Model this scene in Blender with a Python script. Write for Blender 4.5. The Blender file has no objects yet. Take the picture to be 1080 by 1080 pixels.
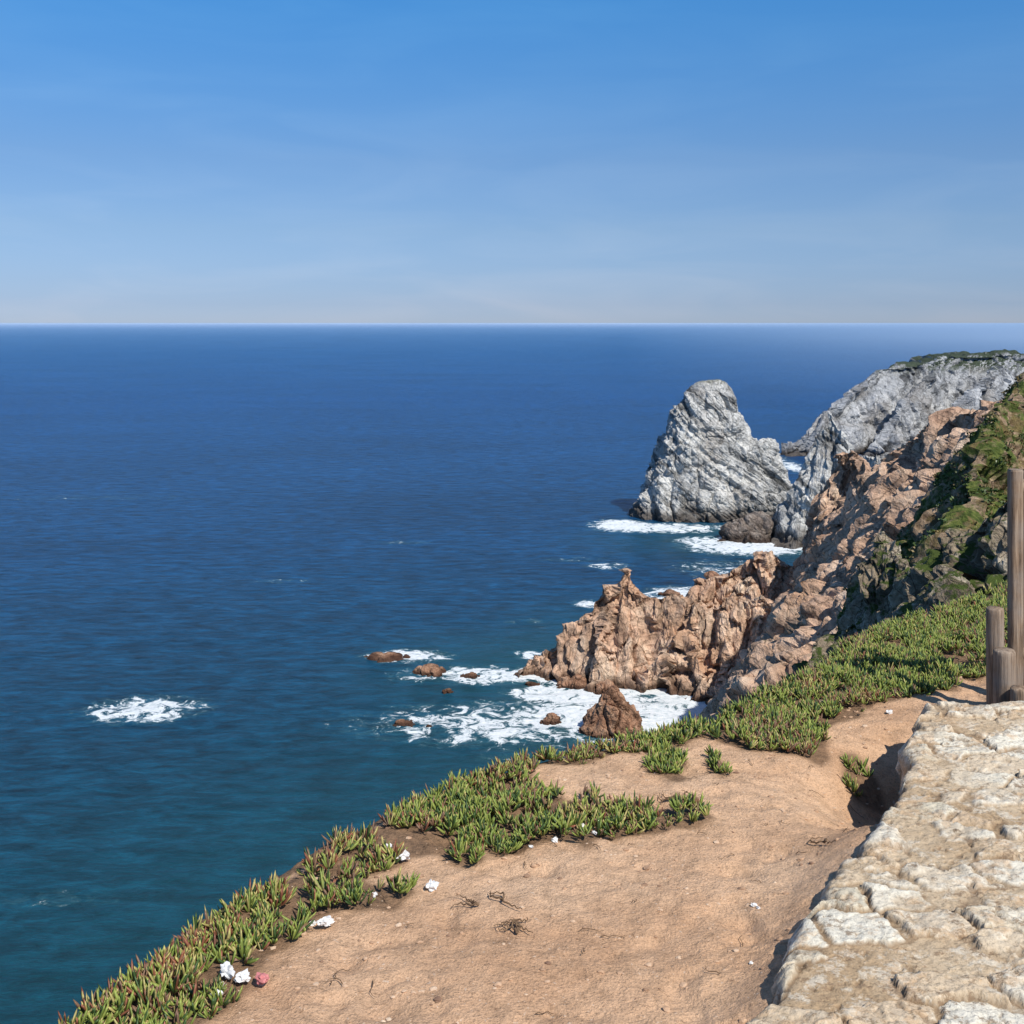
import bpy, math, numpy as np
from mathutils import Vector
rng=np.random.default_rng(7)
H=100.0; F=1200.0
sc=bpy.context.scene
sc.view_settings.view_transform='Standard'; sc.view_settings.look='None'; sc.view_settings.exposure=0
# ---------------- unproject helper
def P(px,py,Y): return ((px-540)/F*Y, Y, H-(py-340)/F*Y)
def PZ(px,py,z):
    Y=(H-z)*F/(py-340); return ((px-540)/F*Y, Y)
# ---------------- noise
def hsh(ix,iy,iz,seed):
    u=np.uint32
    with np.errstate(over='ignore'):
        h=ix.astype(np.int64).astype(u)*u(374761393)+iy.astype(np.int64).astype(u)*u(668265263)+iz.astype(np.int64).astype(u)*u(2246822519)+u((seed*3266489917)&0xffffffff)
        h=(h^(h>>u(13)))*u(1274126177); h=(h^(h>>u(15)))*u(2654435761); h=h^(h>>u(16))
    return h.astype(np.float64)/4294967296.0
def vn(p,seed=0):
    i=np.floor(p); f=p-i; f=f*f*(3-2*f); i=i.astype(np.int64)
    r=0
    for dx in (0,1):
        wx=f[:,0] if dx else 1-f[:,0]
        for dy in (0,1):
            wy=f[:,1] if dy else 1-f[:,1]
            for dz in (0,1):
                wz=f[:,2] if dz else 1-f[:,2]
                r=r+wx*wy*wz*hsh(i[:,0]+dx,i[:,1]+dy,i[:,2]+dz,seed)
    return r
def fbm(p,o=4,seed=0,g=0.5,ridge=False):
    a=1;s=0;t=0
    for k in range(o):
        v=vn(p*(2.03**k)+k*17.3,seed+k)
        if ridge: v=1-abs(2*v-1)
        s=s+a*v; t+=a; a*=g
    return s/t
def vor(p,seed=0,flat=False):
    i=np.floor(p).astype(np.int64); n=len(p)
    D1=np.full(n,1e9);D2=np.full(n,1e9);ID=np.zeros(n);DF=np.zeros((n,3))
    for dx in (-1,0,1):
        for dy in (-1,0,1):
            for dz in ((0,) if flat else (-1,0,1)):
                a,b,c=i[:,0]+dx,i[:,1]+dy,i[:,2]+dz
                h=hsh(a,b,c,seed); h2=(h*7919.37)%1; h3=(h*104729.7)%1
                q=np.stack([a+.5+.8*(h-.5),b+.5+.8*(h2-.5),(c+.5+.8*(h3-.5)) if not flat else p[:,2]],1)
                df=p-q; d=(df**2).sum(1); m=d<D1
                D2=np.where(m,D1,np.minimum(D2,d)); D1=np.where(m,d,D1); ID=np.where(m,h,ID); DF[m]=df[m]
    return np.sqrt(D1),np.sqrt(D2),ID,DF
def facet(p,seed=0,tilt=1.2):
    d1,d2,I,df=vor(p,seed)
    g=np.stack([(I*173.3)%1-.5,(I*911.7)%1-.5,(I*531.1)%1-.5],1)
    return (I-.5)+tilt*(g*df).sum(1)
def block(p,seed=0,tilt=1.2,w=.3):
    """jointed rock block: tilted faces separated by crevices (continuous)"""
    d1,d2,I,df=vor(p,seed)
    g=np.stack([(I*173.3)%1-.5,(I*911.7)%1-.5,(I*531.1)%1-.5],1)
    v=np.clip(.55+.8*(I-.5)+tilt*(g*df).sum(1),0,1.5)
    t=np.clip((d2-d1)/w,0,1)
    return v*(1-(1-t)**2)-.5
def sst(a,b,x):
    t=np.clip((x-a)/(b-a),0,1); return t*t*(3-2*t)
# ---------------- mesh helpers
def mk(name,V,Fc,mat,smooth=False,attrs=None,cols=None,parent=None):
    me=bpy.data.meshes.new(name)
    V=np.asarray(V,dtype=np.float32); Fc=np.asarray(Fc,dtype=np.int32); k=Fc.shape[1]
    me.vertices.add(len(V)); me.vertices.foreach_set('co',V.ravel())
    me.loops.add(Fc.size); me.loops.foreach_set('vertex_index',Fc.ravel())
    me.polygons.add(len(Fc)); me.polygons.foreach_set('loop_start',np.arange(0,Fc.size,k,dtype=np.int32))
    me.update(calc_edges=True)
    me.polygons.foreach_set('use_smooth',np.full(len(Fc),smooth))
    for n,a in (attrs or {}).items():
        at=me.attributes.new(n,'FLOAT','POINT'); at.data.foreach_set('value',np.asarray(a,dtype=np.float32))
    for n,a in (cols or {}).items():
        at=me.attributes.new(n,'FLOAT_COLOR','POINT'); at.data.foreach_set('color',np.asarray(a,dtype=np.float32).ravel())
    me.validate()
    me.materials.append(mat)
    o=bpy.data.objects.new(name,me); sc.collection.objects.link(o)
    if parent: o.parent=parent
    return o
def gridF(nx,ny,wrap=False):
    i=np.arange(nx if wrap else nx-1); j=np.arange(ny-1)
    I,J=np.meshgrid(i,j); I=I.ravel();J=J.ravel(); I2=(I+1)%nx
    return np.stack([J*nx+I,J*nx+I2,(J+1)*nx+I2,(J+1)*nx+I],1)
def normals_grid(V,nx,ny):
    G=V.reshape(ny,nx,3); du=np.gradient(G,axis=1); dv=np.gradient(G,axis=0)
    n=np.cross(du,dv); n/=np.linalg.norm(n,axis=2,keepdims=True)+1e-9
    return n.reshape(-1,3)
def cull(V,Fc,keep):
    fk=keep[Fc].any(1); Fc=Fc[fk]; u=np.zeros(len(V),bool); u[Fc.ravel()]=True
    m=np.cumsum(u)-1; return V[u],m[Fc],u
# ---------------- node helper
class M:
    def __init__(s,name):
        s.m=bpy.data.materials.new(name); s.m.use_nodes=True; s.t=s.m.node_tree; s.t.nodes.clear()
        s.out=s.t.nodes.new('ShaderNodeOutputMaterial')
        s.bsdf=s.t.nodes.new('ShaderNodeBsdfPrincipled'); s.t.links.new(s.bsdf.outputs[0],s.out.inputs[0])
    def set(s,inp,v):
        if isinstance(v,bpy.types.NodeSocket): s.t.links.new(v,inp)
        elif v is not None:
            if hasattr(inp.default_value,'__len__') and len(inp.default_value)==4 and len(v)==3: v=(*v,1)
            inp.default_value=v
    def n(s,ty,**k):
        nd=s.t.nodes.new(ty)
        for a,b in k.items(): setattr(nd,a,b)
        return nd
    def pos(s): return s.n('ShaderNodeNewGeometry').outputs['Position']
    def nrm(s): return s.n('ShaderNodeNewGeometry').outputs['Normal']
    def math(s,op,a,b=None,c=None,clamp=False):
        nd=s.n('ShaderNodeMath',operation=op,use_clamp=clamp)
        for i,v in enumerate((a,b,c)):
            if v is not None: s.set(nd.inputs[i],v)
        return nd.outputs[0]
    def vm(s,op,a,b=None,sc=None):
        nd=s.n('ShaderNodeVectorMath',operation=op); s.set(nd.inputs[0],a)
        if b is not None: s.set(nd.inputs[1],b)
        if sc is not None: s.set(nd.inputs['Scale'],sc)
        return nd.outputs['Value'] if op in('DOT_PRODUCT','LENGTH') else nd.outputs[0]
    def noise(s,v,scale,detail=6,rough=.6,dist=0):
        nd=s.n('ShaderNodeTexNoise'); s.set(nd.inputs['Vector'],v); s.set(nd.inputs['Scale'],scale)
        nd.inputs['Detail'].default_value=detail; nd.inputs['Roughness'].default_value=rough; nd.inputs['Distortion'].default_value=dist
        return nd.outputs['Fac']
    def voro(s,v,scale,feat='DISTANCE_TO_EDGE'):
        nd=s.n('ShaderNodeTexVoronoi',feature=feat); s.set(nd.inputs['Vector'],v); nd.inputs['Scale'].default_value=scale
        return nd.outputs['Distance']
    def ramp(s,f,stops):
        nd=s.n('ShaderNodeValToRGB'); s.set(nd.inputs[0],f); cr=nd.color_ramp
        while len(cr.elements)<len(stops): cr.elements.new(.5)
        for e,(p,c) in zip(cr.elements,stops):
            e.position=p; e.color=(c,c,c,1) if not hasattr(c,'__len__') else (*c,1)
        return nd.outputs[0]
    def mix(s,f,a,b,bt='MIX'):
        nd=s.n('ShaderNodeMix',data_type='RGBA',blend_type=bt); s.set(nd.inputs[0],f); s.set(nd.inputs[6],a); s.set(nd.inputs[7],b)
        return nd.outputs[2]
    def mr(s,v,a,b,c=0,d=1):
        nd=s.n('ShaderNodeMapRange'); s.set(nd.inputs[0],v)
        for i,x in enumerate((a,b,c,d)): nd.inputs[i+1].default_value=x
        return nd.outputs[0]
    def sep(s,v):
        nd=s.n('ShaderNodeSeparateXYZ'); s.set(nd.inputs[0],v); return nd.outputs
    def comb(s,x,y,z):
        nd=s.n('ShaderNodeCombineXYZ'); [s.set(nd.inputs[i],v) for i,v in enumerate((x,y,z))]; return nd.outputs[0]
    def bump(s,h,strength,dist,prev=None):
        nd=s.n('ShaderNodeBump'); s.set(nd.inputs['Height'],h); s.set(nd.inputs['Strength'],strength); nd.inputs['Distance'].default_value=dist
        if prev is not None: s.set(nd.inputs['Normal'],prev)
        return nd.outputs[0]
    def attr(s,n,col=False):
        nd=s.n('ShaderNodeAttribute',attribute_name=n); return nd.outputs['Color' if col else 'Fac']
    def fin(s,color,rough=.9,normal=None,spec=.2):
        s.set(s.bsdf.inputs['Base Color'],color); s.set(s.bsdf.inputs['Roughness'],rough)
        s.bsdf.inputs['Specular IOR Level'].default_value=spec
        if normal is not None: s.set(s.bsdf.inputs['Normal'],normal)
        return s.m
def rock_mat(name,cA,cB,cC,sn,ssc,nsc,bd,stain=None,wet=None,top=None,sdark=.45,crack=.3,veg=None):
    m=M(name); p=m.pos()
    sn=Vector(sn).normalized(); tn=sn.cross(Vector((0,1,0))).normalized()
    big=m.noise(p,nsc,6,.65,.3)
    col=m.ramp(big,[(.3,cA),(.5,cB),(.7,cC)])
    w=m.noise(p,nsc*1.3,3,.5)
    d=m.math('ADD',m.vm('DOT_PRODUCT',p,tuple(sn)),m.math('MULTIPLY',w,1.6/ssc))
    sv=m.comb(m.math('MULTIPLY',d,ssc),m.math('MULTIPLY',m.vm('DOT_PRODUCT',p,tuple(tn)),ssc*.12),m.math('MULTIPLY',m.sep(p)[1],ssc*.12))
    st=m.noise(sv,1.0,6,.7)
    col=m.mix(1,col,m.ramp(st,[(.38,sdark),(.48,.9),(.6,1.12)]),'MULTIPLY')
    if stain:
        s2=m.noise(p,nsc*.6,4,.6)
        col=m.mix(m.ramp(s2,[(.52,0),(.66,.75)]),col,stain)
    fine=m.noise(p,nsc*9,5,.7)
    col=m.mix(1,col,m.ramp(fine,[(.3,.65),(.6,1.1)]),'MULTIPLY')
    wp=m.vm('ADD',p,m.vm('SCALE',m.comb(w,fine,st),None,2.0/nsc*.25))
    ck=m.voro(wp,nsc*2.2)
    col=m.mix(1,col,m.ramp(ck,[(0,crack),(.05,1)]),'MULTIPLY')
    nz=m.sep(m.nrm())[2]
    if veg:
        s3=m.noise(p,nsc*1.7,5,.7)
        f=m.math('MULTIPLY',m.mr(s3,veg[1],veg[1]+.05),m.mr(nz,.1,.4))
        col=m.mix(f,col,veg[0])
    if top:
        f=m.math('ADD',nz,m.math('MULTIPLY',m.noise(p,nsc*2,5,.7),.6))
        f=m.math('MULTIPLY',m.mr(f,top[2],top[2]+.12),m.mr(m.sep(p)[2],top[1]-4,top[1]+4))
        gc=m.ramp(fine,[(.35,tuple(x*.5 for x in top[0])),(.6,top[0])])
        col=m.mix(f,col,gc)
    if wet:
        z=m.math('ADD',m.sep(p)[2],m.math('MULTIPLY',w,-wet[1]))
        col=m.mix(m.mr(z,wet[1]*.3,-.2*wet[1],0,.85),col,wet[0])
    b=m.bump(m.math('ADD',m.math('MULTIPLY',st,1.3),fine),.75,bd)
    return m.fin(col,.92,b,.15)
# ---------------- world + sun + camera
tosun=Vector((.50,-.68,.96)).normalized()
el=math.asin(tosun.z); az=math.atan2(tosun.x,tosun.y)
w=bpy.data.worlds.new("World"); sc.world=w; w.use_nodes=True; nt=w.node_tree; nt.nodes.clear()
def wn(t,**k):
    n=nt.nodes.new(t); [setattr(n,a,b) for a,b in k.items()]; return n
sky=wn('ShaderNodeTexSky',sky_type='NISHITA'); sky.sun_disc=False; sky.sun_elevation=el; sky.sun_rotation=az
sky.altitude=100; sky.air_density=1.0; sky.dust_density=.3; sky.ozone_density=2.5
tc=wn('ShaderNodeTexCoord'); sp=wn('ShaderNodeSeparateXYZ'); nt.links.new(tc.outputs['Generated'],sp.inputs[0])
rp=wn('ShaderNodeValToRGB'); nt.links.new(sp.outputs[2],rp.inputs[0])
st=[(0,(.47,.61,1.03)),(.005,(.45,.59,1.02)),(.016,(.405,.535,.94)),(.035,(.41,.53,.88)),(.08,(.46,.57,.81)),(.14,(.45,.61,.84)),(.27,(.33,.78,1.13)),(.5,(.5,.75,.95)),(1,(.5,.7,.9))]
cr=rp.color_ramp
while len(cr.elements)<len(st): cr.elements.new(.5)
for e,(p_,c) in zip(cr.elements,st): e.position=p_; e.color=(*c,1)
mp=wn('ShaderNodeMapping'); mp.inputs['Scale'].default_value=(2.5,2.5,13); mp.inputs['Rotation'].default_value=(0,.03,0); nt.links.new(tc.outputs['Generated'],mp.inputs[0])
nz=wn('ShaderNodeTexNoise'); nz.inputs['Scale'].default_value=2.0; nz.inputs['Detail'].default_value=9; nz.inputs['Distortion'].default_value=.6; nt.links.new(mp.outputs[0],nz.inputs['Vector'])
r2=wn('ShaderNodeValToRGB'); nt.links.new(nz.outputs['Fac'],r2.inputs[0]); r2.color_ramp.elements[0].position=.44;r2.color_ramp.elements[0].color=(1,1,1,1); r2.color_ramp.elements[1].position=.78; r2.color_ramp.elements[1].color=(1.20,1.09,1.03,1)
mu=wn('ShaderNodeMix',data_type='RGBA',blend_type='MULTIPLY'); mu.inputs[0].default_value=1; nt.links.new(sky.outputs[0],mu.inputs[6]); nt.links.new(rp.outputs[0],mu.inputs[7])
mu2=wn('ShaderNodeMix',data_type='RGBA',blend_type='MULTIPLY'); mu2.inputs[0].default_value=1; nt.links.new(mu.outputs[2],mu2.inputs[6]); nt.links.new(r2.outputs[0],mu2.inputs[7])
bg=wn('ShaderNodeBackground'); bg.inputs[1].default_value=.12; nt.links.new(mu2.outputs[2],bg.inputs[0])
wo=wn('ShaderNodeOutputWorld'); nt.links.new(bg.outputs[0],wo.inputs[0])
sl=bpy.data.lights.new('sun','SUN'); sl.energy=5.0; sl.angle=math.radians(.53); sl.color=(1,.955,.88)
so=bpy.data.objects.new('sun',sl); sc.collection.objects.link(so); so.rotation_euler=(-tosun).to_track_quat('-Z','Y').to_euler()
cd=bpy.data.cameras.new('camera'); co=bpy.data.objects.new('camera',cd); sc.collection.objects.link(co); sc.camera=co
co.location=(0,0,H); co.rotation_euler=(math.radians(90),0,0); cd.sensor_width=36; cd.lens=40; cd.shift_y=-200/1080; cd.clip_start=.05; cd.clip_end=500000
# ---------------- rock materials
pink=rock_mat('pink_granite',(.38,.225,.15),(.64,.43,.30),(.77,.59,.44),(.9,.2,.35),.22,.12,.9,stain=(.53,.315,.195),wet=((.07,.035,.022),4.5),top=((.12,.12,.05),12,1.32),sdark=.5,crack=.3)
grey=rock_mat('grey_limestone',(.34,.34,.335),(.55,.54,.51),(.75,.73,.68),(.60,-.1,.80),.20,.07,1.6,stain=(.42,.385,.34),wet=((.06,.045,.035),11),top=((.07,.085,.04),69,.95),sdark=.25,crack=.4)
grey2=rock_mat('grey_cliff',(.25,.26,.27),(.41,.415,.42),(.56,.56,.55),(-.55,-.1,.8),.10,.05,2.4,stain=(.31,.29,.27),wet=((.06,.045,.035),9),top=((.07,.09,.06),60,.90),sdark=.32,crack=.4)  # far headland: slight blue of the greys is distance haze mixed into rock colour
brown=rock_mat('brown_rock',(.16,.08,.05),(.36,.20,.125),(.52,.34,.23),(.6,.2,.8),.5,.25,.5,wet=((.045,.022,.015),1.6))
greybrown=rock_mat('grey_brown_rock',(.12,.09,.075),(.25,.20,.165),(.42,.37,.32),(.6,.2,.8),.5,.2,.8,wet=((.04,.025,.018),5))
dark=rock_mat('lichen_rock',(.14,.105,.07),(.38,.30,.21),(.62,.54,.42),(.7,.2,.6),1.0,.6,.2,stain=(.13,.10,.06),top=((.07,.095,.022),0,1.15),sdark=.4,veg=((.06,.085,.02),.50))
# ---------------- ridge height-field terrain
def ridge(X,Y,pts):
    """pts: (x,y,z,front_slope,back_slope)"""
    out=np.full(X.shape,-1e3)
    for a,b in zip(pts[:-1],pts[1:]):
        ax,ay=a[0],a[1]; bx,by=b[0]-ax,b[1]-ay
        t=np.clip(((X-ax)*bx+(Y-ay)*by)/(bx*bx+by*by+1e-9),0,1)
        dx=X-(ax+t*bx); dy=Y-(ay+t*by); d=np.sqrt(dx*dx+dy*dy)+1e-6
        bk=np.clip(dy/d,0,1)
        s=(a[3]+t*(b[3]-a[3]))*(1-bk)+(a[4]+t*(b[4]-a[4]))*bk
        out=np.maximum(out,a[2]+t*(b[2]-a[2])-s*d)
    return out
def R(lst,f,b):
    r=[]
    for q in lst:
        x,y,z=P(*q[:3]); r.append((x,y,z,q[3] if len(q)>3 else f,q[4] if len(q)>4 else b))
    return r
def terrain(name,xs,ys,ridges,mat,disp,warp=(0,1),zs=.6,seed=1,zmin=-3,smooth=False,ledge=None,bound=None,vz=.7):
    X,Y=np.meshgrid(xs,ys); X=X.ravel();Y=Y.ravel()
    q=np.stack([X,Y,X*0],1)
    wx=X+warp[0]*(fbm(q/warp[1],4,seed)-.5)*2; wy=Y+warp[0]*(fbm(q/warp[1]+50,4,seed+9)-.5)*2
    Z=np.max([ridge(wx,wy,r) for r in ridges],axis=0)
    if bound: Z=np.minimum(Z,bound(wx,wy))
    Z=np.maximum(Z,zmin-12)
    V=np.stack([X,Y,Z],1)
    k=Z>zmin-6
    V,Fc,u=cull(V,gridF(len(xs),len(ys)),k)
    nfull=normals_grid(np.stack([X,Y,Z],1),len(xs),len(ys))[u]
    nfull=nfull*np.array([1,1,vz])
    for i,(s,a,til) in enumerate(disp):
        p=V*np.array([1,1,zs])/s; p=p+ (fbm(V/(s*1.3),3,seed+31+i)[:,None]-.5)*.9
        V=V+nfull*(a*block(p,seed+i*5,til))[:,None]
    if ledge:
        n_,s_,a_=ledge; d=V@np.array(n_); V=V+nfull*(a_*(fbm(np.stack([d/s_+2*fbm(V/(s_*8),2,seed+3),V[:,0]/(s_*9),V[:,1]/(s_*9)],1),3,seed+77,.6,True)-.6))[:,None]
    V=V+nfull*((fbm(V/(disp[-1][0]*.8),5,seed+50,.6)-.5)*disp[-1][1]*1.4)[:,None]
    return mk(name,V,Fc,mat,smooth)
# pink spur + cliffs
spur=R([(536,710,322),(560,694,323),(580,684,323),(598,660,323),(610,656,322),(634,614,322),(646,614,322),(660,596,322),(672,618,321),(690,632,320),(706,626,318),(722,636,317),(745,644,314),(762,628,313),(775,634,312),(800,624,311),(816,632,310),(830,620,310),(850,616,309),(868,596,309),(905,580,309)],2.3,2.0)
low=R([(705,738,303),(740,728,300),(775,708,297),(820,665,292),(860,655,285),(900,650,270),(930,690,250)],1.9,1.5)
upper=R([(866,605,336,3,2),(873,525,334,3.4,2),(884,474,332,3.4,2),(905,478,327,3.0,2),(920,500,318,1.8,2),(930,490,312,1.6,2),(945,470,292,1.5,1.6),(965,458,272,1.4,1.6),(988,444,250,1.3,1.6),(1015,432,228,1.2,1.5),(1050,424,205,1.2,1.5),(1110,405,180,1,1.4),(1250,380,170,1,1.4)],2,1.5)
rib1=R([(893,520,322,2.2,2),(880,590,300,2,2),(862,650,290,2,2),(850,700,285,2,2)],2,2)
rib2=R([(945,490,288),(935,560,262),(915,640,240),(890,720,228)],1.6,1.6)
rib3=R([(1000,455,240),(985,520,215),(960,610,195)],1.5,1.5)
spurs2=[R([(640,625,322),(632,668,314),(628,705,309)],2.6,2.6),R([(722,640,316),(732,690,306),(740,732,300)],2.6,2.6),R([(800,636,310),(790,690,301),(775,735,295)],2.4,2.4),R([(585,688,323),(588,714,318)],2,2),R([(672,625,321),(668,690,313),(662,718,309)],2.8,2.8),R([(695,636,320),(700,690,311),(704,725,305)],2.8,2.8),R([(760,640,313),(762,690,305),(758,735,299)],2.6,2.6)]
back=R([(735,612,346),(755,606,345),(775,600,345),(800,582,345),(820,590,345),(850,600,345),(880,590,345)],1.8,1.8)
pinkR=[spur,low,upper,rib1,rib2,rib3,back]+spurs2
xs=np.concatenate([np.arange(-12,125,.34),np.arange(125,200,1.5)]); ys=np.concatenate([np.arange(150,215,.8),np.arange(215,285,.40),np.arange(285,350,.25),np.arange(350,400,1)])
terrain('pink_sea_cliff',xs,ys,pinkR,pink,[(12,5.0,1.8),(4.6,2.5,1.9),(1.7,.75,1.5)],warp=(2.0,16),zs=.38,seed=3,vz=.5)
# grey ridge, far headland
mid=R([(768,566,530,1.5,2),(790,552,528),(812,548,526),(830,528,525),(848,490,523),(860,462,521),(875,434,520),(887,456,515),(902,478,510),(930,480,500),(980,470,500)],2.2,2)
midb=R([(850,492,523),(842,530,515),(832,568,510)],2.4,2.4)
terrain('grey_rock_ridge',np.arange(80,230,.6),np.arange(455,570,.5),[mid,midb],grey,[(16,5.0,1.6),(6,2.6,1.5),(2.4,1.0,1.4)],warp=(2.5,20),seed=11,ledge=((.5,0,.86),3,1.2))
far=R([(812,480,862,1.3,1),(832,452,868,1.3,1),(850,432,880,1.3,.9),(870,414,890,1.3,.5),(886,397,905,1.3,.2),(905,390,920,1.2,.06),(945,387,930,1.1,.03),(985,383,940,1.1,.03),(1002,375,945,1.1,.03),(1080,373,950,1,.02),(1400,369,900,1,.0)],1.2,.1)
farb=[R([(900,395,915),(868,440,868),(846,472,850)],1.6,1.2),R([(990,384,925),(950,425,870),(915,478,830)],1.9,2.2),R([(1060,380,935),(1015,420,850),(985,470,790)],1.7,2.0)]
ysf=np.concatenate([np.arange(740,960,1.0),np.geomspace(960,1500,50)])
terrain('far_headland',np.concatenate([np.arange(190,470,1.0),np.geomspace(471,1200,40)]),ysf,[far]+farb,grey2,[(42,12,1.9),(15,5,1.6),(5,1.8,1.4)],warp=(8,50),seed=21,ledge=((-.4,0,.9),5,2.0),bound=lambda x,y:(x-np.where(y>862,.245*862+(y-862)*.75,.2*y))*1.5+6,vz=.3)
# ---------------- lofted stacks
def loft(name,lev,Y0,mat,dr=.6,nt_=360,nz_=240,disp=((8,3,1.2),),seed=1,ledge=None,ex=2.4,lean=0,smooth=False,dome=.0):
    lev=sorted(lev); py=np.array([l[0] for l in lev],float); L=np.array([l[1] for l in lev],float); Rr=np.array([l[2] for l in lev],float)
    pb=py[-1]; zb=H-(pb-340)/F*Y0
    v=np.linspace(0,1,nz_); yy=py[0]+(pb-py[0])*v**1.15
    l=np.interp(yy,py,L); r=np.interp(yy,py,Rr)
    z=H-(yy-340)/F*Y0; cx=((l+r)/2-540)/F*Y0; hw=(r-l)/2/F*Y0
    z=np.append(z,[zb-2,zb-5,zb-9]); cx=np.append(cx,[cx[-1]]*3); hw=np.append(hw,hw[-1]*np.array([1.05,1.12,1.2])); 
    th=np.linspace(0,2*np.pi,nt_,endpoint=False); c,s=np.cos(th),np.sin(th)
    c=np.sign(c)*abs(c)**(2/ex); s=np.sign(s)*abs(s)**(2/ex)
    X=cx[:,None]+hw[:,None]*c; Z=np.repeat(z[:,None],nt_,1); Yy=Y0+lean*(z[:,None]-zb)+dr*hw[:,None]*s
    V=np.stack([X,Yy,Z],2)
    G=V; du=np.roll(G,-1,1)-np.roll(G,1,1); dv=np.gradient(G,axis=0); n=np.cross(du,dv); n/=np.linalg.norm(n,axis=2,keepdims=True)+1e-9
    V=V.reshape(-1,3); n=n.reshape(-1,3)
    cen=np.stack([np.repeat(cx,nt_),np.full(len(V),Y0),V[:,2]],1)
    sg=np.sign(((V-cen)*n).sum(1).mean()); n=n*sg
    tf=np.clip((V[:,2].max()-V[:,2])/(disp[0][0]*.5),.25,1)
    for i,(s_,a,t) in enumerate(disp):
        p=V*np.array([1,1,.7])/s_+(fbm(V/(s_*1.3),3,seed+31)[:,None]-.5)*.9
        V=V+n*(tf*a*block(p,seed+5*i,t))[:,None]
    if ledge:
        nn,s_,a_=ledge; d=V@np.array(nn); V=V+n*(tf*a_*(fbm(np.stack([d/s_+2*fbm(V/(s_*8),2,seed+3),V[:,0]/(s_*9),V[:,1]/(s_*9)],1),4,seed+77,.6,True)-.6))[:,None]
    V=V+n*(tf*(fbm(V/(disp[-1][0]*.8),5,seed+50,.6)-.5)*disp[-1][1]*1.4)[:,None]
    Fc=gridF(nt_,len(z),True)
    V=np.vstack([V,V[:nt_].mean(0)])
    me=mk(name,V,Fc[:, ::-1] if sg>0 else Fc,mat,smooth)
    import bmesh
    b=bmesh.new(); b.from_mesh(me.data); b.verts.ensure_lookup_table(); ctr=b.verts[len(V)-1]
    for i in range(nt_):
        try: b.faces.new((b.verts[i],b.verts[(i+1)%nt_],ctr))
        except ValueError: pass
    bmesh.ops.recalc_face_normals(b,faces=b.faces); b.to_mesh(me.data); b.free()
    return me
loft('limestone_sea_stack',[(399.5,748,755),(400.5,741,761),(403,734,767),(408,727,772),(414,720,775),(430,710,782),(445,703,789),(460,697,796),(467,695,814),(485,690,820),(500,685,827),(515,680,836),(530,673,839),(543,666,835),(552,662,823),(560,660,809)],592,grey,dr=.62,nt_=520,nz_=330,disp=((24,4.6,1.9),(9,2.2,1.7),(3.2,1.0,1.5)),seed=41,ledge=((.66,-.1,.75),5.5,3.8))
loft('brown_sea_rock',[(723,644,650),(732,635,658),(745,625,668),(758,617,674),(768,609,680),(774,606,682)],279,brown,dr=.7,nt_=220,nz_=130,disp=((4,1.6,1.3),(1.5,.6,1.3)),seed=51)
for i,(x0,x1,yt,yb) in enumerate([(380,436,689,697),(434,473,700,713),(486,505,709,715),(412,441,759,766),(571,594,752,763),(757,822,540,571),(735,778,602,625),(695,718,621,629),(585,606,714,726),(552,572,719,724),(596,622,711,727),(466,478,726,731),(398,412,692,697),(448,456,764,767),(625,650,716,732)]):
    Y0=H*F/(yb-340)+ (x1-x0)/F*250*.3; c=(x0+x1)/2; h=(x1-x0)/2; off=(i%3-1)*.3*h
    loft('sea_boulder',[(yt,c+off-h*.12,c+off+h*.12),(yt+(yb-yt)*.15,c+off*.8-h*.4,c+off*.8+h*.4),(yt+(yb-yt)*.5,c-h*.75,c+h*.75),(yb,x0,x1)],Y0,greybrown if i==5 else brown,dr=.7,nt_=150 if i==5 else 90,nz_=70 if i==5 else 40,disp=((max(1.2,h/F*Y0*.7),max(.5,h/F*Y0*.36),1.6),(2.2,.9,1.5) if i==5 else (.7,.3,1.3)),seed=60+i)
# ---------------- sea
xs=np.concatenate([-np.geomspace(2e5,185,45),np.arange(-180,230,1.4),np.geomspace(233,2e5,50)])
ys=np.concatenate([-np.geomspace(2e5,60,25),np.arange(-50,140,12),np.arange(140,420,1.2),np.arange(420,640,2.0),np.geomspace(643,2e5,90)])
X,Y=np.meshgrid(xs,ys);X=X.ravel();Y=Y.ravel()
foam=np.zeros(len(X))
for (px,py,rx,ry,a) in [(152,748,72,16,.80),(165,741,36,8,.4),(430,692,50,8,.85),(452,712,44,9,.65),(505,712,65,11,.78),(555,690,18,5,.8),(560,762,200,26,.72),(530,768,120,22,.72),(480,758,90,14,.62),(610,755,80,26,.92),(700,757,95,30,.95),(730,750,60,20,.9),(640,738,70,16,.95),(590,732,60,12,.95),(655,554,36,7,1.0),(700,557,80,6,.85),(795,577,80,10,.95),(750,572,40,8,.85),(722,627,46,10,.9),(640,597,28,4,.6),(620,637,18,5,.85),(760,600,60,10,.55),(832,488,14,10,.5),(835,492,12,5,1.0),(560,655,30,3,.4),(300,613,34,2.5,.43),(425,572,34,2.5,.42),(380,768,26,12,.45),(95,525,150,2.2,.44),(560,440,160,1.4,.44),(560,800,60,10,.4),(60,950,80,12,.3),(600,590,40,3,.38)]:
    cx,cy=PZ(px,py,0); rxm=rx/F*cy*1.15; rym=ry*cy*cy/(F*H)*1.15
    e=np.clip(1-(((X-cx)/rxm)**2+((Y-cy)/rym)**2),0,1)
    foam=np.maximum(foam,a*e**.7)
near=(X>-150)&(X<240)&(Y>140)&(Y<640)
sh=np.zeros(len(X)); nx_,ny_=X[near],Y[near]
hh=np.max([ridge(nx_,ny_,r) for r in pinkR+[mid,midb]],axis=0)
foam[near]=np.maximum(foam[near],.95*sst(-18,-1,hh)); sh[near]=sst(-150,0,hh)
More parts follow.
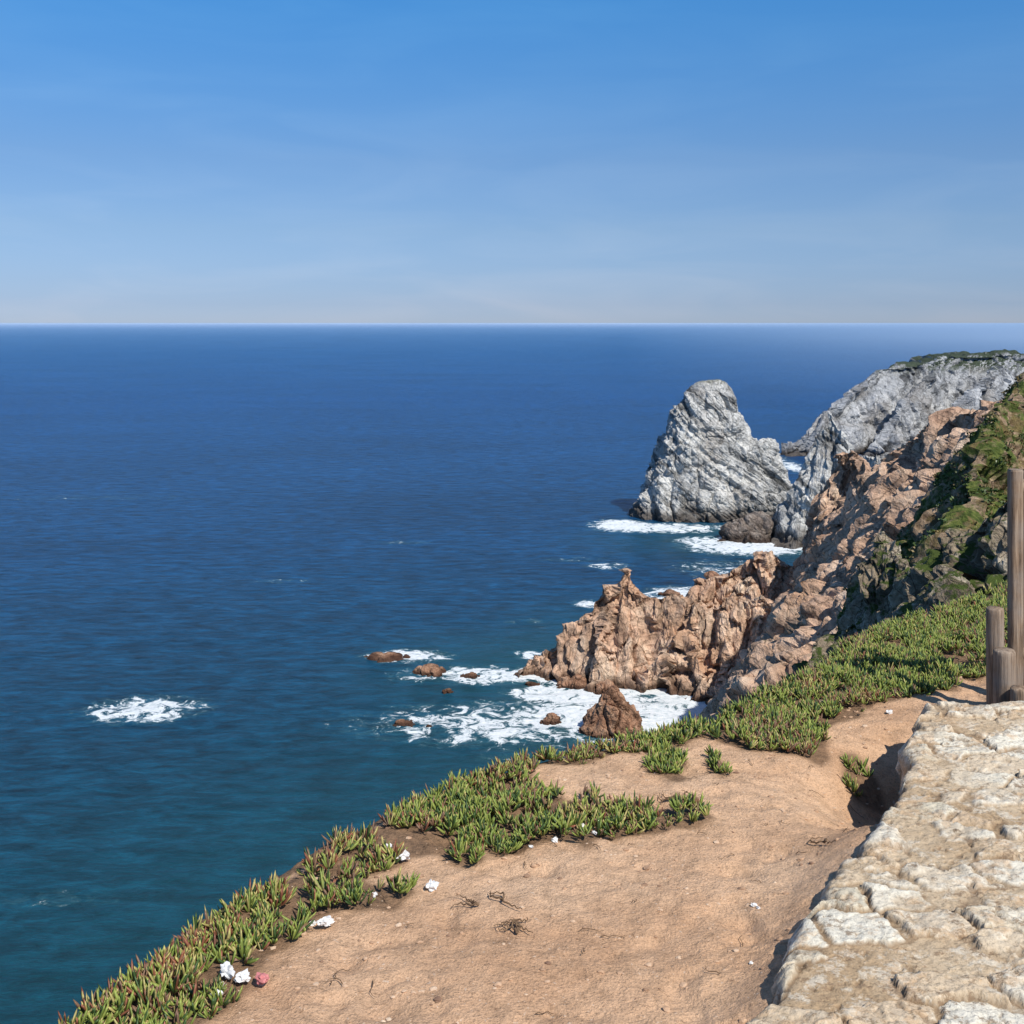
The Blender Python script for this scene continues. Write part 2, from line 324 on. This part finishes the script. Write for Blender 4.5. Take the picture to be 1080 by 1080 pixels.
z=.35*(fbm(np.stack([X/30,Y/14,X*0],1),3,5)-.5)*np.exp(-np.clip(Y-300,0,None)/500)+ .9*foam.clip(0,1)*(fbm(np.stack([X/6,Y/4,X*0],1),3,8)-.5)
m=M('sea_water'); p=m.pos(); sx=m.sep(p)
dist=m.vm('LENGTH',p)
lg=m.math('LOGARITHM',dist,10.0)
base=m.ramp(m.mr(lg,2.15,5.0),[(0,(.007,.095,.140)),(.10,(.005,.083,.158)),(.20,(.004,.070,.192)),(.36,(.006,.071,.228)),(.50,(.017,.095,.255)),(.62,(.05,.14,.30)),(.73,(.11,.21,.38)),(.84,(.23,.33,.51)),(.95,(.36,.46,.62)),(1,(.40,.50,.65))])  # teal to deep blue is water; pale far stops are painted distance haze
# sea fog painted into the water colour off the headland to the north-east
fog_paint=m.math('MULTIPLY',m.mr(m.math('DIVIDE',sx[0],m.math('MAXIMUM',sx[1],1.0)),.10,.45),m.mr(lg,3.15,3.9))
pat=m.noise(m.vm('MULTIPLY',p,(.004,.009,0)),1,4,.65,.4)
base=m.mix(1,base,m.ramp(pat,[(.32,.82),(.5,1.0),(.68,1.16)]),'MULTIPLY')
fw=m.noise(m.vm('MULTIPLY',p,(.09,.24,0)),1,7,.80,.4)
base=m.mix(1,base,m.ramp(fw,[(.36,.34),(.5,1.0),(.64,1.9)]),'MULTIPLY')
base=m.mix(m.math('MULTIPLY',fog_paint,.85),base,(.30,.41,.57))
base=m.mix(m.math('MULTIPLY',m.attr('shallow'),.65),base,(.018,.125,.155))
fa=m.attr('foam'); fn=m.noise(m.vm('MULTIPLY',p,(.20,.20,.2)),1.0,8,.76,1.0)
ff=m.math('ADD',fn,m.math('MULTIPLY',fa,.36))
fm=m.math('MULTIPLY',m.mr(ff,.70,.76),m.mr(fa,.02,.15))
halo=m.mr(ff,.58,.80,0,.55)
base=m.mix(m.math('MULTIPLY',halo,m.mr(fa,.02,.25)),base,(.12,.32,.35))
wc=m.noise(m.vm('MULTIPLY',p,(.06,.35,0)),1,4,.75); wc=m.math('MULTIPLY',m.ramp(wc,[(.69,0),(.79,.4)]),m.mr(dist,3000,800))
fm=m.math('MAXIMUM',fm,wc)
fcol=m.ramp(m.noise(m.vm('MULTIPLY',p,(.6,.6,.6)),1,5,.7),[(.35,(.62,.70,.72)),(.55,(.86,.89,.90))])
base=m.mix(fm,base,fcol)
wv=m.noise(m.vm('MULTIPLY',p,(.055,.16,0)),1,9,.74)
b=m.bump(wv,m.mr(fm,0,1,1.0,.5),6.5)
seam=m.fin(base,m.mr(fm,0,1,.3,.9),b,.12)
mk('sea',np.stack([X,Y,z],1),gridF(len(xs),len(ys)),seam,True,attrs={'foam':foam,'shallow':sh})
# ---------------- near ground
zg=H-1.78
E=[PZ(a,b,zg) for a,b in [(110,1085),(230,985),(370,893),(490,833),(600,799),(740,768),(870,704),(900,674),(980,642),(1060,614)]]
E=[(-60,-80),(-22,-30),(-8,-10),(-3.2,-2.5),(-1.9,.8)]+E+[(5.6,10.5),(9,13.5),(16,17),(30,21),(60,30),(140,60)]
E=np.array(E)
def edge_sd(X,Y):
    best=np.full(X.shape,1e9); sg=np.ones(X.shape)
    for a,b in zip(E[:-1],E[1:]):
        d=b-a; t=np.clip(((X-a[0])*d[0]+(Y-a[1])*d[1])/(d@d),0,1)
        dx=X-a[0]-t*d[0]; dy=Y-a[1]-t*d[1]; D=np.hypot(dx,dy); cr=-(d[0]*dy-d[1]*dx)
        m_=D<best; best=np.where(m_,D,best); sg=np.where(m_,np.sign(cr),sg)
    return best*sg
WA=np.array([.58,2.59]); WU=np.array([1.18,2.21]); WU/=np.linalg.norm(WU)
def gz(X,Y,fine=True):
    e=edge_sd(X,Y); q=np.stack([X,Y,X*0],1)
    z=H-1.735-.022*np.clip(Y-3,0,10)
    wd=(X-WA[0])*WU[1]-(Y-WA[1])*WU[0]
    z-= .23*np.exp(-((wd+.06)/.24)**2-((Y-4.5)/.36)**2)
    z+= .085*np.exp(-(wd/.14)**2)*sst(4.1,3.7,Y)
    z+= .03*(fbm(q/.9,3,3)-.5)
    if fine:
        z+= .026*(fbm(q/.16,4,9,.55)-.5)+.018*np.minimum(0,fbm(q/.11,2,14)-.42)*4
        z+= .013*(fbm(q/.045,3,19,.6)-.5)
    o=np.clip(-e,0,None); z-= .5*np.minimum(o,.3)+1.5*np.clip(o-.12,0,None)
    z+= np.clip(o,0,4)*.35*(fbm(q/1.2,3,33)-.5)
    return z,e
xs=np.concatenate([-np.geomspace(90,2.3,40),np.arange(-2.2,3.9,.014),np.geomspace(3.95,150,60)])
ys=np.concatenate([-np.geomspace(80,.5,25),np.arange(0,2.5,.1),np.arange(2.5,5.5,.012),np.arange(5.5,8.2,.02),np.geomspace(8.3,60,60)])
X,Y=np.meshgrid(xs,ys);X=X.ravel();Y=Y.ravel(); Z,e=gz(X,Y)
def pip(X,Y,poly):
    ins=np.zeros(X.shape,bool); n=len(poly)
    for i in range(n):
        x1,y1=poly[i];x2,y2=poly[(i+1)%n]
        c=((y1>Y)!=(y2>Y))&(X<(x2-x1)*(Y-y1)/(y2-y1+1e-12)+x1); ins^=c
    return ins
def W(l): return [PZ(a,b,H-1.78) for a,b in l]
polys=[W([(95,1100),(110,1080),(230,980),(370,890),(420,872),(490,832),(560,812),(600,840),(625,870),(615,900),(560,895),(480,915),(415,925),(400,935),(445,955),(430,980),(350,992),(310,1035),(240,1100)]),
 W([(600,848),(680,865),(750,872),(745,882),(650,893),(590,900)]),
 W([(545,812),(610,793),(700,773),(760,752),(870,695),(900,665),(1068,605),(1100,600),(1100,690),(1000,724),(935,742),(880,765),(845,800),(790,793),(745,775),(690,795),(640,803)]),
 W([(742,795),(760,793),(764,818),(745,820)]),W([(878,788),(905,786),(910,800),(880,804)]),W([(684,800),(702,800),(702,824),(686,822)]),W([(600,885),(622,885),(624,912),(602,912)]),W([(478,905),(505,905),(505,925),(480,925)]),
 [(3.9,8.6),(3.4,7),(3.6,6),(6,6.5),(10,10),(9,13.3),(5.6,10.4)],[(-3.2,-2.5),(-1.9,.8),(-1.15,2.8),(-.75,2.8),(-1.3,.8),(-2.4,-2.5)]]
def vegmask(X,Y,j=.10):
    q=np.stack([X,Y,X*0],1)
    jx=X+j*(fbm(q/.22,3,71)-.5)*2; jy=Y+j*(fbm(q/.22,3,72)-.5)*2
    m_=np.zeros(X.shape,bool)
    for pl in polys: m_|=pip(jx,jy,pl)
    return m_
vm_=vegmask(X,Y,.14).astype(float)
ns=len(xs); vg=vm_.reshape(len(ys),ns); 
for _ in range(5): vg=(vg+np.roll(vg,1,0)+np.roll(vg,-1,0)+np.roll(vg,1,1)+np.roll(vg,-1,1))/5
vg=np.maximum(vg.ravel(),(e<-.05)*.9)
m=M('sandy_ground'); p=m.pos()
n1=m.noise(p,1.6,5,.6); n2=m.noise(p,14,7,.7); n3=m.noise(p,140,3,.6); n4=m.noise(p,45,5,.75)
c=m.ramp(n1,[(.3,(.54,.32,.185)),(.55,(.69,.445,.275)),(.75,(.75,.51,.33))])
c=m.mix(1,c,m.ramp(n2,[(.3,.70),(.5,1.0),(.7,1.08)]),'MULTIPLY')
c=m.mix(1,c,m.ramp(n3,[(.3,.70),(.55,1.05)]),'MULTIPLY')
c=m.mix(m.ramp(n4,[(.58,0),(.70,.7)]),c,(.24,.13,.07))
c=m.mix(m.ramp(m.noise(p,70,2,.5),[(.69,0),(.72,.6)]),c,(.70,.57,.45))
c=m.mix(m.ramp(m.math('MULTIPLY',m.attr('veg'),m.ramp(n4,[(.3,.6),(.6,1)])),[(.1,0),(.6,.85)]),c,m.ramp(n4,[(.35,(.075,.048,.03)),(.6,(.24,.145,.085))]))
lw=m.mr(m.sep(p)[2],96,90); c=m.mix(lw,c,m.ramp(m.noise(p,.8,8,.7),[(.4,(.05,.07,.02)),(.55,(.20,.15,.10))]))
b=m.bump(m.math('ADD',m.math('MULTIPLY',n2,2),n4),.8,.014); b=m.bump(n3,.6,.005,b)
sand=m.fin(c,.95,b,.1)
V=np.stack([X,Y,Z],1); V,Fc,u=cull(V,gridF(len(xs),len(ys)),Z>-8)
mk('sandy_clifftop_ground',V,Fc,sand,True,attrs={'veg':vg[u]})
# ---------------- stone wall / paving
ww=np.concatenate([-np.linspace(.9,.02,22),np.arange(0,1.9,.0055),np.arange(1.9,4.2,.05)])
ss=np.concatenate([np.arange(-4,-.25,.06),np.arange(-.25,2.505,.0055)]); ss=np.append(ss,2.505+np.linspace(.02,.9,18))
Wg,Sg=np.meshgrid(ww,ss); Wg=Wg.ravel();Sg=Sg.ravel()
dw=np.clip(-Wg,0,None); ds=np.clip(Sg-2.505,0,None)
wc_=np.clip(Wg,0,None); sc_=np.clip(Sg,None,2.505)
jit=.05*(fbm(np.stack([sc_/.16,sc_*0,sc_*0],1),3,91)-.5)*2-.06*sst(.92,.95,sc_)*sst(2.5,1.5,sc_)+.03
fade=np.exp(-wc_/.25)
X=WA[0]+WU[0]*sc_+wc_-jit*fade-.04*dw; Y=WA[1]+WU[1]*sc_+ .05*ds + .02*(fbm(np.stack([wc_/.2,wc_*0,wc_*0],1),2,95)-.5)*np.exp(-(2.505-sc_)/.1)
side=np.maximum(dw,ds)
q=np.stack([X,Y,side*1.0],1)
wq=q+ .10*(np.stack([fbm(q/.12,4,81,.55),fbm(q/.12,4,82,.55),fbm(q/.13,2,83)],1)-.5)
wq[:,2]=side
d1,d2,I,df=vor(wq*np.array([4.9,7.4,4.6])+np.array([.3,.2,.5]),88,False)
ed=d2-d1+ .14*(fbm(q/.03,4,84,.65)-.5)
pres=((I*37.7)%1)>.18
wear=sst(.50,.66,fbm(q/.16,4,92,.6))     # mortar / grime smeared over parts of the stones
st_=sst(.05,.12,ed)*pres*(1-.6*wear)
g=np.stack([(I*173.3)%1-.5,(I*911.7)%1-.5],1)
fl=block(q*np.array([14,14,14])+.5*(fbm(q/.08,2,66)[:,None]-.5),67,1.8,.10)
fl2=block(q*np.array([36,36,36])+.4*(fbm(q/.03,2,68)[:,None]-.5),69,1.8,.2)
hgt=st_*(.009+.011*((I*57.1)%1)+.030*(g*df[:,:2]).sum(1)+.006*fl)+.006*(fbm(q/.10,3,85,.5)-.5)+.0050*(fbm(q/.02,4,86,.65)-.5)+.0030*fl2
hgt+= .012*(fbm(q/.5,2,87)-.5)
pit=sst(.66,.70,fbm(q/.045,4,89,.6)); hgt-=.007*pit
rnd=-.02*np.exp(-(wc_/.012))-.015*np.exp(-((2.505-sc_)/.012))
Z=H-1.605+hgt*(side==0)+rnd-side; X=X-np.where(dw>0,1,0)*hgt*1.6; Y=Y+np.where(ds>0,1,0)*hgt
m=M('stone_masonry'); p=m.pos()
sa=m.attr('stone'); si=m.attr('sid'); nA=m.noise(p,12,7,.72); nB=m.noise(p,80,4,.75); nC=m.noise(p,3.2,5,.6)
stc=m.ramp(si,[(0,(.64,.57,.43)),(.25,(.75,.70,.58)),(.45,(.60,.45,.29)),(.6,(.77,.72,.60)),(.75,(.54,.45,.32)),(.88,(.71,.62,.47)),(1,(.56,.39,.24))])
mor=m.ramp(nC,[(.35,(.44,.31,.185)),(.6,(.57,.445,.30))])
c=m.mix(m.math('MULTIPLY',sa,.95),mor,stc)
c=m.mix(m.ramp(nA,[(.52,0),(.58,.5)]),c,(.78,.73,.61))
c=m.mix(m.ramp(m.noise(p,6,8,.72,.3),[(.53,0),(.59,.6)]),c,(.52,.34,.19))
c=m.mix(m.ramp(m.noise(p,19,7,.75),[(.56,0),(.61,.75)]),c,(.27,.18,.11))
c=m.mix(1,c,m.ramp(nB,[(.32,.60),(.5,1.0),(.7,1.1)]),'MULTIPLY')
c=m.mix(m.math('MULTIPLY',m.attr('pit'),.6),c,(.20,.135,.085))
c=m.mix(m.math('MULTIPLY',m.attr('rim'),.65),c,(.20,.13,.075))
b=m.bump(m.math('ADD',m.math('MULTIPLY',nA,2),nB),.8,.007)
wall_m=m.fin(c,.93,b,.15)
rim=sst(.085,.03,abs(ed-.04)+.02)*pres*(1-.6*wear)
mk('stone_wall',np.stack([X,Y,Z],1),gridF(len(ww),len(ss)),wall_m,True,attrs={'stone':st_,'sid':(I*331.7)%1,'pit':pit,'rim':rim})
# ---------------- ice plant
def leaves(base,dirs,L,wd,col,tip,curl=.35):
    n=len(base); up=np.array([0,0,1.0])
    a=np.cross(dirs,up+rng.normal(0,.05,(n,3))); a/=np.linalg.norm(a,axis=1,keepdims=True)+1e-6; b=np.cross(dirs,a)
    t=np.array([0,.35,.78]); wv_=np.array([.75,1.0,.82]); V=[];C=[]
    for k in range(3):
        c=base+dirs*(L*t[k])[:,None]+up*(curl*L*t[k]**2)[:,None]
        for j in range(3):
            an=2*np.pi*j/3+.5
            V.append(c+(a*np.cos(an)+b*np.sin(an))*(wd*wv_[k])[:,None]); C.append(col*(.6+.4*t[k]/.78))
    V.append(base+dirs*L[:,None]+up*(curl*L)[:,None]); C.append(tip)
    V=np.stack(V,1); C=np.stack(C,1)
    f=[]
    for k in range(2):
        for j in range(3):
            p0,p1=k*3+j,k*3+(j+1)%3; f+=[[p0,p1,p1+3],[p0,p1+3,p0+3]]
    for j in range(3): f.append([6+j,6+(j+1)%3,9])
    Fc=(np.arange(n)[:,None,None]*10+np.array(f)[None]).reshape(-1,3)
    C=np.concatenate([C.reshape(-1,3),np.ones((n*10,1))],1)
    return V.reshape(-1,3),Fc,C
def plantfield(name,x0,x1,y0,y1,N,mat,per=7):
    X=rng.uniform(x0,x1,N);Y=rng.uniform(y0,y1,N)
    thr=.35+.15*rng.uniform(0,1,N)**2
    m_=vegmask(X,Y,.13)&( (fbm(np.stack([X/.13,Y/.13,X*0],1),3,99)>thr))
    X,Y=X[m_],Y[m_]; n=len(X)
    Z,_=gz(X,Y)
    hfac=fbm(np.stack([X/.2,Y/.2,X*0],1),3,101)
    Z=Z+.003+.09*np.clip(hfac-.36,0,1)*rng.uniform(.4,1,n)
    age=np.clip(fbm(np.stack([X/.38,Y/.38,X*0],1),4,103)+rng.normal(0,.08,n),0,1)
    lip=sst(.32,.0,edge_sd(X,Y))*sst(4.6,3.2,Y)
    B=np.repeat(np.stack([X,Y,Z],1),per,0); k=len(B)
    az_=rng.uniform(0,2*np.pi,k); tl=rng.uniform(.15,1.3,k)
    lean=np.repeat(rng.normal(0,.35,(n,2)),per,0)
    D=np.stack([np.sin(tl)*np.cos(az_)+lean[:,0],np.sin(tl)*np.sin(az_)+lean[:,1],np.cos(tl)],1); D/=np.linalg.norm(D,axis=1,keepdims=True)
    B=B+np.stack([D[:,0],D[:,1],D[:,2]*0],1)*.008
    szc=np.repeat(rng.uniform(.55,1.3,n),per); L=rng.uniform(.016,.042,k)*szc; wd=rng.uniform(.0030,.0050,k)*szc
    A=np.repeat(age,per); lp=np.repeat(lip,per); r=rng.uniform(0,1,k)
    g1=np.array([.11,.17,.032]); g2=np.array([.28,.32,.07]); g3=np.array([.05,.09,.025]); red=np.array([.27,.10,.055]); yel=np.array([.40,.34,.12]); br=np.array([.20,.115,.07])
    col=g1+(g2-g1)*r[:,None]; col=np.where((r<.28)[:,None],g3,col)
    isr=(rng.uniform(0,1,k)<.02+.34*lp*(A>.47)+.10*(A>.56)); col=np.where(isr[:,None],red*rng.uniform(.6,1.2,(k,1)),col)
    isy=rng.uniform(0,1,k)<.06+.14*lp+.16*(A>.54); col=np.where(isy[:,None],yel,col)
    isb=rng.uniform(0,1,k)<.07+.22*(A>.56); col=np.where(isb[:,None],br,col)
    tip=np.where((rng.uniform(0,1,k)<.14)[:,None],np.array([.28,.15,.06]),col*1.3)
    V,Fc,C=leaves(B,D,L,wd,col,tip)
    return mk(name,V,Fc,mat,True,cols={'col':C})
m=M('succulent_leaf'); c=m.attr('col',True); c=m.mix(1,c,m.ramp(m.noise(m.pos(),120,2,.5),[(.3,.8),(.7,1.15)]),'MULTIPLY')
leafm=m.fin(c,.45,None,.35)
plantfield('ice_plant_ground_cover',-2.6,4.4,.8,9.4,135000,leafm)
# dry stems in / around the plants : one mass
def tube(pts,r0,r1,ns=6):
    pts=np.array(pts,float); n=len(pts); V=[];F_=[]
    for i in range(n):
        d=pts[min(i+1,n-1)]-pts[max(i-1,0)]; d/=np.linalg.norm(d)+1e-9
        a=np.cross(d,[.1,.2,1]); a/=np.linalg.norm(a)+1e-9; b=np.cross(d,a); r=r0+(r1-r0)*i/(n-1)
        for j in range(ns):
            t=2*np.pi*j/ns; V.append(pts[i]+r*(a*math.cos(t)+b*math.sin(t)))
    for i in range(n-1):
        for j in range(ns): F_.append([i*ns+j,i*ns+(j+1)%ns,(i+1)*ns+(j+1)%ns,(i+1)*ns+j])
    return np.array(V),np.array(F_)
def join(parts):
    V=[];F_=[];o=0
    for v,f in parts: V.append(v);F_.append(f+o);o+=len(v)
    return np.vstack(V),np.vstack(F_)
m=M('dry_wood'); p=m.pos(); c=m.ramp(m.noise(p,40,5,.6),[(.3,(.07,.04,.025)),(.7,(.26,.17,.10))]); drym=m.fin(c,.9,None,.1)
def gpt(px,py,dz=0):
    x,y=PZ(px,py,H-1.77); z,_=gz(np.array([x]),np.array([y])); return [x,y,z[0]+dz]
def wander(x,y,L,az,n=10,lift=.006,curv=.5):
    pts=[]
    for i in range(n):
        z,_=gz(np.array([x]),np.array([y])); pts.append([x,y,z[0]+lift*(1+abs(math.sin(i*1.3))*1.5)])
        az+=rng.normal(0,curv); x+=math.cos(az)*L/n; y+=math.sin(az)*L/n
    return pts
parts=[]
for px,py in [(505,972),(530,966),(540,990),(715,845),(735,850),(545,1000),(870,905)]:
    g_=gpt(px,py)
    for k in range(3): parts.append(tube(wander(g_[0],g_[1],rng.uniform(.06,.14),rng.uniform(0,6.28)),.0034,.001))
for k in range(1300):
    x,y=rng.uniform(-1.2,3.2),rng.uniform(2.8,7)
    e_=edge_sd(np.array([x]),np.array([y]))[0]; v_=vegmask(np.array([x]),np.array([y]),.3)[0]
    if e_>0 and (v_ or rng.uniform()<.16) and (x-WA[0])*WU[1]-(y-WA[1])*WU[0]<-.1:
        parts.append(tube(wander(x,y,rng.uniform(.02,.10),rng.uniform(0,6.28),7,.004),.0015,.0006,4))
V,Fc=join(parts); mk('dry_twigs',V,Fc,drym,True)
# pebbles
import bmesh
def ico(sub):
    b=bmesh.new(); bmesh.ops.create_icosphere(b,subdivisions=sub,radius=1); v=np.array([x.co[:] for x in b.verts]); f=np.array([[q.index for q in x.verts] for x in b.faces]); b.free(); return v,f
iv,iF=ico(2); parts=[]
NP=4600
PX,PY=rng.uniform(-1,2.8,NP),rng.uniform(2.7,6.2,NP); PZz,Pe=gz(PX,PY)
for k in range(NP):
    x,y=PX[k],PY[k]
    if (x-WA[0])*WU[1]-(y-WA[1])*WU[0]>-.02 and y<4.85: continue
    if Pe[k]<0: continue
    r=.0018+.0055*rng.uniform()**4*1.8
    v=iv*(1+.7*(vn(iv*1.7+k,5)-.5)[:,None])*np.array([1,rng.uniform(.5,1),rng.uniform(.35,.65)])*r+np.array([x,y,PZz[k]+r*.1]); parts.append((v,iF))
V,Fc=join(parts)
m=M('pebble_stone'); c=m.ramp(m.noise(m.pos(),8,3,.5),[(.35,(.20,.12,.08)),(.5,(.50,.32,.20)),(.68,(.62,.48,.35))]); pebm=m.fin(c,.9)
mk('gravel_pebbles',V,Fc,pebm,False)
# litter
m=M('crumpled_paper'); c=m.ramp(m.noise(m.pos(),30,3,.5),[(.3,(.6,.58,.55)),(.7,(.82,.82,.80))]); papm=m.fin(c,.7)
m=M('pink_wrapper'); redm=m.fin((.55,.20,.19),.5)
iv3,iF3=ico(3)
for i,(px,py,s) in enumerate([(424,917,.023),(455,948,.021),(615,878,.016),(585,895,.013),(343,991,.019),(240,1052,.023),(256,1056,.020),(277,1056,.019),(938,748,.016),(546,878,.010),(395,955,.010),(795,968,.008),(228,1072,.018),(330,985,.010),(600,882,.010),(232,1060,.012),(800,972,.006),(410,905,.011),(627,893,.009),(792,1035,.006),(560,902,.008)]):
    g_=gpt(px,py,s*.35+.015*(i in(0,4,5,6,7,14,17,18)))
    v=iv3.copy(); f_=facet(v*1.6+i*7,i,2.2); v=v*(1+.55*f_)[:,None]*np.array([1,.75,.55]); a=i*1.7
    v=v@np.array([[math.cos(a),math.sin(a),0],[-math.sin(a),math.cos(a),0],[0,0,1]])
    mk('litter',v*s+np.array(g_),iF3,redm if i==7 else papm,False)
# ---------------- fence
fe=bpy.data.objects.new('wooden_fence',None); sc.collection.objects.link(fe)
m=M('weathered_wood'); p=m.pos(); gr=m.noise(m.vm('MULTIPLY',p,(70,70,4)),1,6,.65)
c=m.ramp(gr,[(.3,(.09,.06,.04)),(.5,(.26,.18,.12)),(.7,(.42,.32,.23))]); c=m.mix(m.ramp(m.noise(p,9,4,.6),[(.4,0),(.7,.5)]),c,(.30,.27,.24))
wood=m.fin(c,.85,m.bump(gr,.9,.008),.2)
def post(nm,px,Y,top,w,bot=-2.05,lean=0,flat=False):
    x=(px-540)/F*Y; zt=H-(top-340)/F*Y; r=w/2/F*Y; n=40; nn=24
    zz=np.append(np.linspace(H+bot,zt-.008,n),[zt,zt]); rr=np.append(np.full(n,r),[r*.9,r*.02]); th=np.linspace(0,2*np.pi,nn,endpoint=False)
    ex=3.5 if flat else 2
    c=np.sign(np.cos(th))*abs(np.cos(th))**(2/ex); s=np.sign(np.sin(th))*abs(np.sin(th))**(2/ex)
    ZZ,TT=np.meshgrid(zz,th,indexing='ij'); RR=rr[:,None]*(1+.12*(fbm(np.stack([np.cos(TT).ravel()*2,np.sin(TT).ravel()*2,ZZ.ravel()*3],1),3,int(px))-.5).reshape(ZZ.shape))
    V=np.stack([x+lean*(ZZ-H-bot)+RR*c,Y+RR*s,ZZ],2).reshape(-1,3); mk(nm,V,gridF(nn,len(zz),True)[:, ::-1],wood,not flat,parent=fe)
post('tall_post',1071,5.15,495,14,flat=True)
post('tall_post_rear',1083,5.35,497,15)
post('short_post_1',1049.5,5.12,641,18)
post('short_post_2',1059,5.02,685,22)
post('stump_1',1076,4.92,725,20)
post('off_post',1260,5.15,495,24)
V,Fc=tube([[2.32,5.2,H-.75],[2.7,5.2,H-.76],[3.1,5.2,H-.75]],.035,.035,12); mk('rail',V,Fc,wood,True,parent=fe)
V,Fc=tube([[2.28,5.15,H-1.5],[2.5,5.16,H-1.52],[3.1,5.17,H-1.5]],.03,.03,12); mk('lower_rail',V,Fc,wood,True,parent=fe)
# ---------------- hillside + outcrop
hill=R([(1400,350,110,1.2,1.2),(1180,372,95,1.3,1.3),(1085,398,88,1.4,1.6),(1060,422,76,1.5,1.6),(1042,462,66,1.5,1.6),(1028,505,58,1.5,1.6),(1012,550,52,1.6,1.6),(994,610,46,1.6,1.6)],1,1)
hill2=[(24,12,96.5,1.3,1.5),(30,24,96,1.3,1.5),(42,60,95.5,1.3,1.5),(60,90,97,1.3,1.5)]
m=M('hillside_scrub'); p=m.pos(); n1=m.noise(p,.35,6,.7); n2=m.noise(p,2.5,6,.7); n5=m.noise(p,.8,5,.65)
c=m.ramp(n2,[(.32,(.03,.042,.014)),(.5,(.085,.115,.028)),(.68,(.19,.20,.055))]); c=m.mix(m.ramp(n1,[(.47,0),(.55,.95)]),c,m.ramp(n2,[(.35,(.17,.11,.065)),(.65,(.48,.34,.23))]))
c=m.mix(m.ramp(n5,[(.56,0),(.60,.9)]),c,m.ramp(n2,[(.4,(.12,.085,.04)),(.6,(.22,.16,.07))]))
hillm=m.fin(c,.95,m.bump(n2,.9,.3),.1)
hs=terrain('hillside',np.concatenate([np.arange(10,48,.16),np.geomspace(48.5,160,40)]),np.concatenate([np.arange(14,100,.2),np.geomspace(101,170,25)]),[hill,hill2],hillm,[(5,1.4,1.3),(1.6,.7,1.3),(.6,.22,1.3)],warp=(1.0,7),seed=71,zmin=20)
# low scrub bushes over the hillside: one mass of leaf clumps
N0=len(hs.data.vertices); hv=np.empty(N0*3,np.float32); hs.data.vertices.foreach_get('co',hv); hv=hv.reshape(-1,3)
selm=(hv[:,1]>36)&(hv[:,1]<98)&(hv[:,0]<48)&(hv[:,2]>78)&(fbm(hv/3.0,4,123)>.5)
cand=np.nonzero(selm)[0]; cand=rng.choice(cand,min(5600,len(cand)),replace=False)
K=16; cen=np.repeat(hv[cand],K,0); k=len(cen); sz=np.repeat(rng.uniform(.12,.42,len(cand)),K)
off=rng.normal(0,1,(k,3)); off/=np.linalg.norm(off,axis=1,keepdims=True); off[:,2]=abs(off[:,2])*.7; c0=cen+off*sz[:,None]*rng.uniform(.5,1,(k,1))
a=rng.normal(0,1,(k,3)); a/=np.linalg.norm(a,axis=1,keepdims=True); b_=np.cross(a,rng.normal(0,1,(k,3))); b_/=np.linalg.norm(b_,axis=1,keepdims=True); ls=(sz*.33)[:,None]
V=np.stack([c0-a*ls,c0+b_*ls*.6,c0+a*ls,c0-b_*ls*.6],1).reshape(-1,3); Fc=np.arange(k*4).reshape(-1,4)
cc=np.repeat(rng.uniform(.5,1.2,(len(cand),1))*np.where(rng.uniform(0,1,(len(cand),1))<.72,np.array([[.08,.12,.03]]),np.array([[.20,.15,.06]])),K*4,0)
mk('hillside_scrub_bushes',V,Fc,leafm,False,cols={'col':np.concatenate([cc,np.ones((len(cc),1))],1)})
out=R([(885,690,52),(903,640,48),(918,588,46),(935,556,46),(950,586,45),(975,598,43),(1000,568,42),(1030,556,40),(1065,525,38),(1110,500,36)],1.7,1.7)
out2=R([(1000,575,41),(1010,610,36),(1000,640,33)],1.6,1.6)
terrain('rock_outcrop',np.arange(9,24,.07),np.arange(26,56,.09),[out,out2],dark,[(2.4,1.1,1.5),(.9,.5,1.4),(.35,.16,1.3)],warp=(.6,3),seed=81,zmin=80,zs=.7)
print('done')
